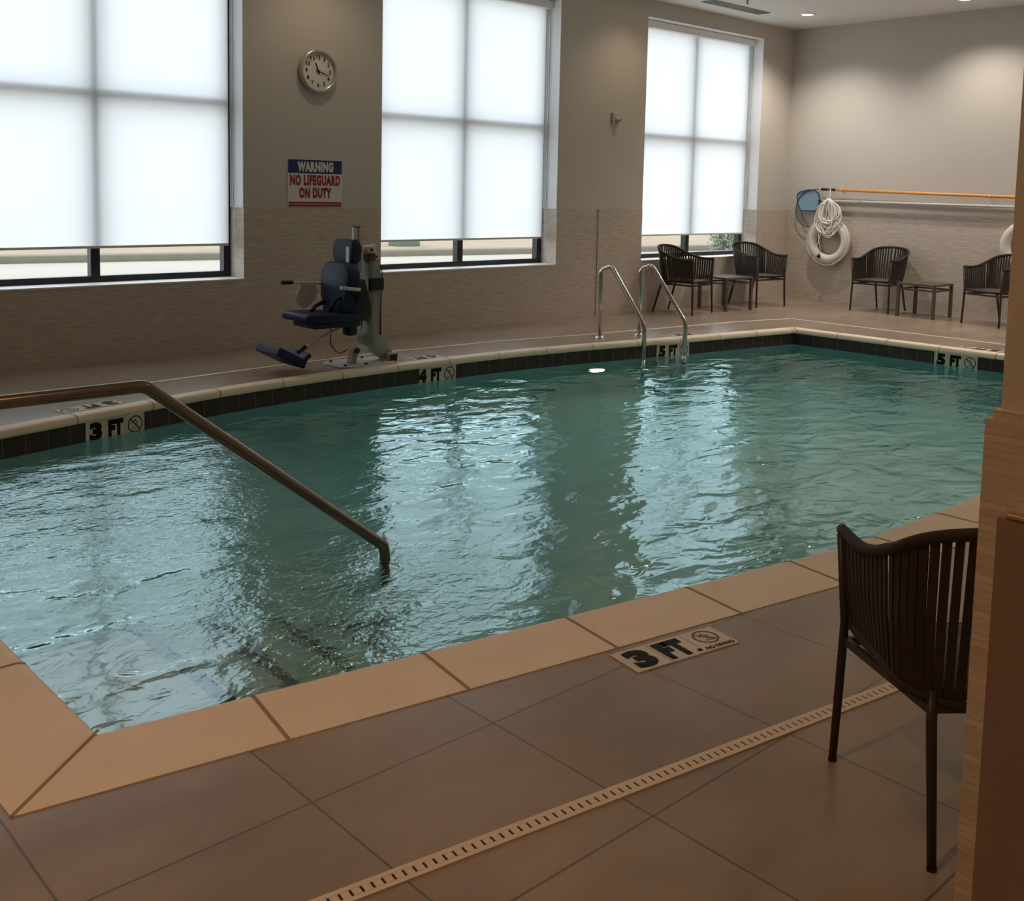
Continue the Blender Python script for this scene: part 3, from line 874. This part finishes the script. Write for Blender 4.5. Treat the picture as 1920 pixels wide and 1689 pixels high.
mb = MB(); mb.tube(fillet([(-0.32, 0.0, 0.37), (-0.33, 0.0, 0.20), (-0.24, 0.0, 0.10), (-0.15, 0.0, 0.14)], 0.08), 0.0055, M['red_dark'], n=8); L_(mb, 'power_cord')
# clear bag hung from the arm
mb = MB()
R_ = random.Random(3)
segs, rg = 14, 9
grid = []
for j in range(rg):
    v = j / (rg - 1)
    rad = 0.105 * (math.sin(PI * min(1, 0.12 + v * 0.85)) ** 0.6)
    grid.append([mb.bm.verts.new((-0.03 * v + rad * math.cos(2 * PI * k / segs) * (1 + 0.15 * R_.uniform(-1, 1)), rad * 0.45 * math.sin(2 * PI * k / segs) * (1 + 0.3 * R_.uniform(-1, 1)), -0.22 * v)) for k in range(segs)])
fs = []
for j in range(rg - 1):
    for k in range(segs): fs.append(mb.bm.faces.new((grid[j][k], grid[j][(k + 1) % segs], grid[j + 1][(k + 1) % segs], grid[j + 1][k])))
mb._fin(fs, M['bag'], True)
bag = mb.build('plastic_bag'); bag.location = (4.80, 7.80, 0.715)
tag(bag, 'crumpled clear plastic bag hanging from the far arm of the pool lift', 'bag')

# ------------------------------------------------------------------ woven rope armchairs
def make_chair(label):
    t = thing('rope_armchair', label, 'chair', group='brown rope armchairs')
    NS = 46
    def u_curve(s_, hw, yf, yb, k=0.5):
        """s_ in [-1,1], from right front round the back to left front"""
        a = s_ * 1.0
        L_str = (abs(yf) + yb * 0.30); arc = 1.5 * hw
        T = abs(a) * (L_str + arc)
        sg = 1 if a > 0 else -1
        if T < arc:
            th = T / arc * PI / 2
            return Vector((sg * hw * math.sin(th) ** 0.85, yb * 0.30 + (yb * 0.70) * math.cos(th) ** 0.75 if th < PI / 2 - 1e-4 else yb * 0.30, 0))
        f_ = (T - arc) / L_str
        return Vector((sg * hw, yb * 0.30 - f_ * L_str, 0))
    def top(s_):
        p = u_curve(s_, 0.285, -0.285, 0.315)
        a = abs(s_)
        k = 1 / (1 + math.exp((a - 0.47) * 8.5))
        p.z = 0.690 + 0.165 * k + 0.010 * (1 - a)
        if a > 0.8: p.z += 0.012 * (a - 0.8) / 0.2
        p.x *= 1 + 0.02 * k
        return p
    def low(s_):
        p = u_curve(s_, 0.250, -0.265, 0.235); p.z = 0.425 - 0.05 * max(0, 1 - abs(s_) * 1.6)
        return p
    ss = [-1 + 2 * i / 60 for i in range(61)]
    mb = MB(); mb.tube([top(s_) for s_ in ss], 0.0165, M['rope'], n=10)
    mb.build('top_rail', t)
    mb = MB()
    for i in range(NS):
        s_ = -0.975 + 1.95 * i / (NS - 1)
        a, b = top(s_), low(s_)
        mid_ = (a + b) / 2 + Vector((a.x, a.y - 0.0, 0)).normalized() * 0.006
        d = (top(min(1, s_ + 0.01)) - top(max(-1, s_ - 0.01))); d.z = 0; d.normalize()
        w_ = 0.0115
        pts = [a, mid_, b]
        mb.tube(pts, 1, M['rope'], n=4, sq=(0.0035, w_), up=Vector((d.y, -d.x, 0)))
    mb.build('woven_back', t)
    mb = MB()   # woven seat
    poly = [(low(s_).x * 1.0, low(s_).y) for s_ in ss[::2]]
    mb.prism(poly, 0.03, Matrix.Translation((0, 0, 0.415)), M['seat_pad'], bev=0.008)
    mb.tube([low(s_) for s_ in ss] , 0.013, M['rope'], n=8)
    mb.tube([(-0.25, -0.265, 0.418), (0.25, -0.265, 0.418)], 0.013, M['rope'], n=8)
    mb.build('seat', t)
    mb = MB()
    q = [(-0.262, -0.268, 0.375), (0.262, -0.268, 0.375), (0.195, 0.21, 0.375), (-0.195, 0.21, 0.375)]
    mb.tube([q[0], q[1]], 1, M['chair_metal'], n=4, sq=(0.011, 0.008)); mb.tube([q[1], q[2]], 1, M['chair_metal'], n=4, sq=(0.011, 0.008))
    mb.tube([q[2], q[3]], 1, M['chair_metal'], n=4, sq=(0.011, 0.008)); mb.tube([q[3], q[0]], 1, M['chair_metal'], n=4, sq=(0.011, 0.008))
    mb.build('seat_frame', t)
    for sg in (-1, 1):
        mb = MB(); mb.tube([(sg * 0.285, -0.286, 0.69), (sg * 0.266, -0.272, 0.43), (sg * 0.272, -0.278, 0.2), (sg * 0.277, -0.285, 0.008)], [0.0135, 0.0135, 0.0135, 0.012], M['chair_metal'], n=10)
        mb.disc((sg * 0.277, -0.285, 0.005), 0.013, (0, 0, 1), 0.01, M['rubber'], 12)
        mb.build('leg', t)
    for sg in (-1, 1):
        mb = MB(); mb.tube([(sg * 0.185, 0.20, 0.42), (sg * 0.193, 0.225, 0.34), (sg * 0.208, 0.318, 0.008)], [0.0135, 0.0145, 0.012], M['chair_metal'], n=10)
        mb.disc((sg * 0.208, 0.319, 0.005), 0.013, (0, 0, 1), 0.01, M['rubber'], 12)
        mb.build('leg', t)
    return t
ch0 = make_chair('brown rope armchair left of the low table under the right window')
def place(o, x, y, face):           # face = direction the chair looks to
    o.location = (x, y, 0); o.rotation_euler = (0, 0, math.atan2(face[1], face[0]) + PI / 2)
place(ch0, 10.83, 8.47, (0.18, -0.98))
for x, y, f_, lb in ((12.50, 8.49, (-0.17, -0.985), 'brown rope armchair nearest the room corner, under the right window'),
                     (13.35, 7.07, (-1, 0.0), 'brown rope armchair directly right of the hanging ring buoy'),
                     (13.19, 5.43, (-0.957, 0.29), 'brown rope armchair partly cut off by the column, right of the far table'),
                     (2.59, 1.071, (0.639, 0.769), 'large foreground brown rope armchair beside the tiled column')):
    c = copy_tree(ch0); c['label'] = lb; place(c, x, y, f_)
    if x < 5: c.scale = (0.93, 0.78, 0.93)

# ------------------------------------------------------------------ low slatted tables
def make_table(label):
    t = thing('side_table', label, 'table', group='low brown slatted tables')
    mb = MB(); s_ = 0.26; h = 0.445
    for sg in (-1, 1):
        mb.box((0, sg * (s_ - 0.02), h - 0.0125), (2 * s_, 0.04, 0.025), M['table'], bev=0.003)
        mb.box((sg * (s_ - 0.02), 0, h - 0.0125), (0.04, 2 * s_ - 0.08, 0.025), M['table'], bev=0.003)
    for k in range(7): mb.box((0, -0.19 + k * 0.0633, h - 0.01), (2 * s_ - 0.08, 0.056, 0.018), M['table'], bev=0.002)
    mb.build('tabletop', t)
    mb = MB()
    for sg in (-1, 1):
        mb.box((0, sg * (s_ - 0.02), h - 0.085), (2 * s_ - 0.07, 0.018, 0.022), M['table'], bev=0.002)
        mb.box((sg * (s_ - 0.02), 0, h - 0.085), (0.018, 2 * s_ - 0.07, 0.022), M['table'], bev=0.002)
    mb.build('apron', t)
    for sx in (-1, 1):
        for sy in (-1, 1):
            mb = MB(); mb.box((sx * (s_ - 0.02), sy * (s_ - 0.02), (h - 0.025) / 2), (0.038, 0.038, h - 0.025), M['table'], bev=0.003); mb.build('leg', t)
    return t
tb = make_table('low brown slatted table between two armchairs under the right window')
tb.location = (11.68, 8.42, 0); tb.rotation_euler = (0, 0, -0.12)
t2 = copy_tree(tb); t2['label'] = 'low brown slatted table between two armchairs against the far wall'
t2.location = (13.22, 6.38, 0); t2.rotation_euler = (0, 0, 0.0)

# ------------------------------------------------------------------ far wall equipment
def pole(name, label, cat, y0, z0, y1, z1, r, mat, x):
    t = thing(name, label, cat, (x, y0, z0))
    mb = MB(); mb.tube([(0, 0, 0), (0, y1 - y0, z1 - z0)], r, mat, n=14); mb.build('pole', t)
    return t
xw = XR - 0.075
yp = pole('life_hook', 'orange-yellow rescue pole with thin loop hook hung along the far wall', 'life hook', 8.00, 1.638, 4.4, 1.555, 0.021, M['yellow'], xw)
mb = MB(); mb.tube([(0, 0.0, 0), (0, 0.11, 0.002)], 0.0185, M['rubber'], n=12); mb.tube([(0, 0.125, 0.0025), (0, 0.235, 0.004)], 0.0185, M['rubber'], n=12)
mb.tube([(0, 0.11, 0.002), (0, 0.27, 0.004)], 0.010, M['lift_white'], n=10); mb.build('pole_grip', yp)
mb = MB()
hook = [(0, 0.27, 0.006), (0, 0.34, 0.0), (0, 0.45, -0.02), (0.0, 0.56, -0.07), (0.0, 0.63, -0.20), (0.0, 0.645, -0.34), (0.0, 0.60, -0.46), (0.0, 0.52, -0.525), (0.0, 0.42, -0.548)]
mb.tube(fillet(hook, 0.1, 4), 0.007, M['blue_frame'], n=8)
hook2 = [(0.02, 0.42, -0.548), (0.02, 0.50, -0.48), (0.02, 0.555, -0.36), (0.02, 0.575, -0.22), (0.02, 0.555, -0.10), (0.02, 0.48, -0.04), (0.01, 0.36, -0.01)]
mb.tube(fillet(hook2, 0.1, 4), 0.006, M['blue_frame'], n=8)
mb.build('loop_hook', yp)
for yy in (-0.10, -2.2):
    mb = MB(); zz = yy * (1.638 - 1.555) / 3.6
    mb.tube(fillet([(0.07, yy, zz - 0.03), (0.0, yy, zz - 0.03), (-0.03, yy, zz - 0.02), (-0.03, yy, zz + 0.03)], 0.01), 0.006, M['lift_white'], n=8); mb.build('wall_hook', yp)
nt_ = thing('leaf_skimmer', 'blue pool leaf net on a white pole hung below the orange pole', 'pool net', (xw, 8.22, 1.478))
mb = MB(); mb.tube([(0, 0, 0), (0, -3.8, -0.03)], 0.018, M['lift_white'], n=14); mb.build('pole', nt_)
fr = [(0, y, z) for y, z in ((0.035, 0.02), (0.05, -0.10), (0.10, -0.155), (0.34, -0.15), (0.395, -0.06), (0.415, 0.06), (0.38, 0.115), (0.24, 0.15), (0.12, 0.15), (0.06, 0.11))]
frs = fillet([fr[-1]] + fr + [fr[0]], 0.05, 4)[1:-1]
mb = MB(); mb.tube(frs, 0.0085, M['blue_frame'], n=10, closed=True); mb.tube([(0, 0.0, 0.0), (0, 0.045, 0.0)], 0.02, M['blue_frame'], n=10); mb.tube([(0, 0.02, 0.0), (0, 0.06, 0.08)], 0.006, M['blue_frame'], n=8); mb.tube([(0, 0.02, 0.0), (0, 0.06, -0.09)], 0.006, M['blue_frame'], n=8)
mb.build('net_frame', nt_)
mb = MB(); ct = mb.bm.verts.new((0.03, 0.23, 0.0)); vs = [mb.bm.verts.new(p) for p in frs]
mb._fin([mb.bm.faces.new((vs[i], vs[(i + 1) % len(vs)], ct)) for i in range(len(vs))], M['net'], True); mb.build('net_cloth', nt_)
for yy in (-0.6, -2.4):
    mb = MB(); mb.tube(fillet([(0.07, yy, -0.03), (0.0, yy, -0.03), (-0.025, yy, -0.02), (-0.025, yy, 0.02)], 0.01), 0.005, M['lift_white'], n=8); mb.build('wall_hook', nt_)

def ring_buoy(label, y, z, full=True):
    t = thing('ring_buoy', label, 'life ring', (XR - 0.082, y, z), group='white ring buoys')
    mb = MB(); n = 48
    mb.tube([(0, 0.268 * math.cos(2 * PI * k / n), 0.268 * math.sin(2 * PI * k / n)) for k in range(n)], 0.068, M['ring'], n=16, closed=True)
    mb.build('foam_ring', t)
    if not full: return t
    rr = random.Random(5)
    mb = MB()
    def wob(pts, r=0.0065): mb.tube(fillet([Vector(p) + Vector((0, rr.uniform(-.008, .008), rr.uniform(-.012, .012))) for p in pts], 0.14, 6), r, M['white_rope'], n=7)
    # grab line loosely round the ring
    for k in range(4):
        a0 = PI / 4 + k * PI / 2
        arc = [(-0.045, 0.335 * math.cos(a0 + q * PI / 2 / 8), 0.335 * math.sin(a0 + q * PI / 2 / 8) - 0.004 * q * (8 - q) / 4) for q in range(9)]
        mb.tube(arc, 0.0065, M['white_rope'], n=7)
    # hanks of rope from the wall hook
    for k in range(26):
        w = 0.07 + 0.13 * rr.random(); d = 0.28 + 0.26 * rr.random(); x = -0.03 - 0.055 * rr.random(); sh = rr.uniform(-0.06, 0.06)
        wob([(x, 0.0, 0.60), (x, w * 0.7 + sh, 0.50), (x - 0.01, w + sh, 0.60 - d * 0.75), (x - 0.01, w * 0.35 + sh, 0.60 - d), (x - 0.01, -w * 0.35 + sh, 0.60 - d), (x - 0.01, -w + sh, 0.60 - d * 0.7), (x, -w * 0.7 + sh, 0.50), (x, 0.0, 0.60)], 0.009)
    wob([(-0.03, 0.005, 0.75), (-0.03, 0.0, 0.60)])
    wob([(-0.05, 0.05, 0.25), (-0.08, 0.14, 0.12), (-0.08, 0.10, 0.0), (-0.085, 0.15, -0.08), (-0.09, 0.11, -0.17), (-0.09, 0.09, -0.20)])
    wob([(-0.05, 0.02, 0.28), (-0.085, 0.06, 0.12), (-0.085, 0.12, 0.02), (-0.085, 0.08, -0.10), (-0.09, 0.09, -0.20)], 0.005)
    mb.build('throw_rope', t)
    mb = MB(); mb.lathe([(0.001, -0.03), (0.018, -0.025), (0.03, 0), (0.018, 0.025), (0.001, 0.03)], (-0.105, 0.09, -0.225), (0, 0, 1), M['rubber'], 16); mb.build('float_ball', t)
    mb = MB(); mb.tube(fillet([(0.075, 0, 0.745), (-0.03, 0, 0.745), (-0.04, 0, 0.79)], 0.01), 0.006, M['lift_white'], n=8); mb.build('wall_hook', t)
    return t
ring_buoy('white ring buoy with tangled throw rope hanging from the far wall poles', 8.07, 0.90)
ring_buoy('white ring buoy peeking out beside the column at the right', 5.30, 0.965, False)

# ------------------------------------------------------------------ window-wall fittings
ck = thing('wall_clock', 'round silver-rimmed wall clock with black numerals between the windows', 'clock', (5.543, W, 2.639))
cl = 0.212
mb = MB(); mb.lathe([(cl - 0.04, 0.0), (cl - 0.01, 0.004), (cl, 0.022), (cl - 0.004, 0.045), (cl - 0.018, 0.058), (cl - 0.036, 0.050), (cl - 0.044, 0.028)], (0, 0, 0), (0, -1, 0), M['chrome'], 56); mb.build('clock_rim', ck)
mb = MB(); mb.disc((0, -0.024, 0), cl - 0.03, (0, -1, 0), 0.008, M['clock_face'], 56); dial = mb.build('dial', ck)
for hnum in range(1, 13):
    mb = MB()
    a = PI / 2 - hnum * PI / 6; r = 0.132
    s_ = str(hnum)
    mb.text(s_, (0.014 if hnum == 1 else 0.026) if len(s_) == 1 else 0.046, 0.040, face_mx((r * math.cos(a), -0.0295, r * math.sin(a)), (1, 0, 0), (0, 0, 1)), M['black'], bold=0.035, space=1.05)
    mb.build('numeral', ck)
def hand(ang, ln, w, name, y):
    mb_ = MB(); d = Vector((math.sin(ang), 0, math.cos(ang))); n = Vector((d.z, 0, -d.x))
    mb_.prism([(-0.03, -w), (ln, -w * 0.6), (ln, w * 0.6), (-0.03, w)], 0.002, face_mx((0, y, 0), d, n), M['black']); mb_.build(name, ck)
hand(math.radians(339), 0.085, 0.007, 'hour_hand', -0.032)
hand(math.radians(107), 0.128, 0.005, 'minute_hand', -0.036)
mb = MB(); mb.disc((0, -0.034, 0), 0.010, (0, -1, 0), 0.012, M['black'], 16); mb.build('hand_hub', ck)

sg_ = thing('warning_sign', 'blue, white and red warning sign below the wall clock', 'sign', (5.529, W - 0.002, 1.563))
sw, sh = 0.614, 0.461
mb = MB(); mb.box((0, -0.002, 0), (sw, 0.004, sh), M['sign_white'], bev=0.0008); mb.build('sign_board', sg_)
def rect(mb_, x0, x1, z0, z1, y, mat): mb_.quad([(x0, y, z0), (x1, y, z0), (x1, y, z1), (x0, y, z1)], mat)
mb = MB(); rect(mb, -sw / 2 + 0.004, sw / 2 - 0.004, sh / 2 - 0.135, sh / 2 - 0.004, -0.0048, M['sign_blue']); mb.build('blue_band', sg_)
mb = MB(); rect(mb, -sw / 2 + 0.008, sw / 2 - 0.008, -sh / 2 + 0.034, -sh / 2 + 0.052, -0.0048, M['sign_red']); rect(mb, -sw / 2 + 0.008, sw / 2 - 0.008, -sh / 2 + 0.006, -sh / 2 + 0.029, -0.0048, M['sign_red']); mb.build('red_stripes', sg_)
def stext(txt, w, h, z, mat, name, bold=0.055):
    mb_ = MB(); mb_.text(txt, w, h, face_mx((0, -0.0056, z), (1, 0, 0), (0, 0, 1)), mat, bold=bold, space=1.13); mb_.build(name, sg_)
stext('WARNING', 0.405, 0.100, sh / 2 - 0.070, M['sign_white'], 'white_lettering', 0.065)
mb = MB()
mb.text('NO LIFEGUARD', 0.565, 0.105, face_mx((0, -0.0056, 0.030), (1, 0, 0), (0, 0, 1)), M['sign_red'], bold=0.065, space=1.14)
mb.text('ON DUTY', 0.365, 0.105, face_mx((0, -0.0056, -0.092), (1, 0, 0), (0, 0, 1)), M['sign_red'], bold=0.065, space=1.14)
mb.build('red_lettering', sg_)

dv = thing('wall_alarm', 'small ivory alarm device on the wall between two windows', 'alarm', (9.83, W, 2.45))
mb = MB(); mb.box((0, -0.02, 0.0), (0.115, 0.04, 0.14), M['device'], bev=0.006); mb.build('backbox', dv)
mb = MB(); mb.lathe([(0.001, 0.045), (0.022, 0.04), (0.036, 0.02), (0.04, 0.0)], (0.015, -0.04, -0.02), (0.1, -1, -0.1), M['device'], 20); mb.disc((0.018, -0.086, -0.024), 0.017, (0.1, -1, -0.1), 0.006, M['vent'], 16); mb.build('sensor_dome', dv)

# ------------------------------------------------------------------ ceiling fittings
def downlight(x, y, label, watt=LAMP_W, col=WARM):
    t = thing('downlight', label, 'ceiling light', (x, y, CEIL), group='recessed ceiling downlights')
    mb_ = MB(); mb_.lathe([(0.070, -0.002), (0.085, -0.012), (0.102, -0.010), (0.105, 0.0)], (0, 0, 0), (0, 0, 1), M['white_paint'], 28); mb_.build('trim_ring', t)
    mb_ = MB(); mb_.disc((0, 0, -0.004), 0.072, (0, 0, 1), 0.004, M['lamp'], 28); mb_.build('lens', t)
    l = bpy.data.lights.new('downlight_lamp', 'SPOT'); l.energy = watt; l.color = col; l.spot_size = math.radians(132); l.spot_blend = 0.75; l.shadow_soft_size = 0.06
    o = bpy.data.objects.new('downlight_lamp', l); C.objects.link(o); o.parent = t; o.location = (0, 0, -0.03)
    return t
downlight(12.66, 7.97, 'round ceiling downlight above the far corner, left of the two in view', 165, PALE)
downlight(12.90, 5.93, 'round ceiling downlight near the column, at the top edge of the view', 125, PALE)
for x, y in ((1.4, 8.15), (5.5, 8.15), (9.95, 8.15)): downlight(x, y, 'recessed ceiling downlight above the deck beside the window wall', 24)
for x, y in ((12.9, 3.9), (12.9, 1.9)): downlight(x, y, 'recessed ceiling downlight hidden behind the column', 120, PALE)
for x, y in ((-0.6, 1.7), (1.9, 2.0), (4.9, 1.9), (8.0, 1.9), (10.6, 1.9)): downlight(x, y, 'recessed ceiling downlight above the near deck', 160 if x < 0 else 27, NEARC)
for x, y in ((10.4, 5.6), (10.4, 3.9)): downlight(x, y, 'added unseen fill downlight above the deep end of the pool', 65, PALE)  # out-of-view lamps added as neutral fill to brighten the right wall
vt = thing('ceiling_vent', 'long dark slotted air vent in the ceiling above the right window', 'vent', (11.6, 8.36, CEIL - 0.006))
mb = MB(); mb.box((0, 0, 0), (1.25, 0.20, 0.010), M['lift_grey'], bev=0.002); mb.build('vent_frame', vt)
mb = MB()
for k in range(4): mb.box((0, -0.066 + k * 0.044, -0.007), (1.19, 0.030, 0.004), M['vent'])
mb.build('vent_slots', vt)
def sprinkler(x, y, label):
    t = thing('sprinkler', label, 'sprinkler', (x, y, CEIL), group='ceiling sprinklers')
    mb_ = MB(); mb_.disc((0, 0, -0.004), 0.035, (0, 0, 1), 0.006, M['lift_white'], 20); mb_.tube([(0, 0, -0.004), (0, 0, -0.05)], 0.010, M['vent'], n=10); mb_.disc((0, 0, -0.052), 0.020, (0, 0, 1), 0.003, M['vent'], 16); mb_.build('sprinkler_head', t)
sprinkler(11.25, 7.95, 'small sprinkler head hanging from the ceiling beside the air vent')
sprinkler(12.25, 6.1, 'small sprinkler head between the two ceiling downlights')

# ------------------------------------------------------------------ outside
mb = MB(); mb.quad([(-30, W + WT, 0.0), (90, W + WT, 0.0), (90, 90, 0.0), (-30, 90, 0.0)], M['asphalt'])
g_ = mb.build('pavement'); g_['kind'] = 'structure'
def curb_y(x): return 20.5 - 0.168 * (x - 4)
mb = MB(); a, b = Vector((-20, curb_y(-20), 0)), Vector((60, curb_y(60), 0)); t = (b - a).normalized(); n = Vector((-t.y, t.x, 0))
mb.box((a + b) / 2 + n * 0.35 + Vector((0, 0, 0.06)), ((b - a).length, 0.5, 0.16), M['curb'], rot=Matrix((t, n, Vector((0, 0, 1)))).transposed(), bev=0.02)
cb_ = mb.build('curb'); cb_['kind'] = 'structure'
mb = MB(); q1, q2 = a + n * 0.6, b + n * 0.6
mb.quad([(q1.x, q1.y, 0.10), (q2.x, q2.y, 0.10), (q2.x + n.x * 60, q2.y + n.y * 60, 0.10), (q1.x + n.x * 60, q1.y + n.y * 60, 0.10)], M['sand'])
sd_ = mb.build('sandy_ground'); sd_['kind'] = 'structure'
ub = thing('utility_box', 'green utility box on the ground outside the middle window', 'utility box', (15.6, 20.9, 0.10))
mb = MB(); mb.box((0, 0, 0.30), (0.62, 0.5, 0.60), M['util'], bev=0.02); mb.build('cabinet', ub)
mb = MB(); mb.box((0, 0, 0.62), (0.68, 0.56, 0.05), M['util'], bev=0.015); mb.build('lid', ub)
bush = thing('shrub', 'grey-green leafy shrub outside the right window', 'shrub', (19.45, 14.1, 0))
rr = random.Random(11)
mb = MB()
for k in range(1100):
    th = rr.uniform(0, 2 * PI); zz = rr.random() ** 0.8; rad = (1.0 - 0.6 * zz) * 0.42 * math.sqrt(rr.random())
    c = Vector((rad * math.cos(th), rad * math.sin(th), 0.1 + zz * 1.25)); d = Vector((rr.gauss(0, 1), rr.gauss(0, 1), rr.gauss(0, 1))).normalized(); e = d.orthogonal().normalized()
    s_ = 0.045 + 0.03 * rr.random()
    mb.quad([c - d * s_, c + e * s_ * 0.5, c + d * s_, c - e * s_ * 0.5], M['leaf'])
mb.build('foliage', bush)
mb = MB()
for k in range(5): mb.tube([(0, 0, 0), (rr.uniform(-.3, .3), rr.uniform(-.3, .3), 0.9)], 0.012, M['bark'], n=6)
mb.build('stem', bush)
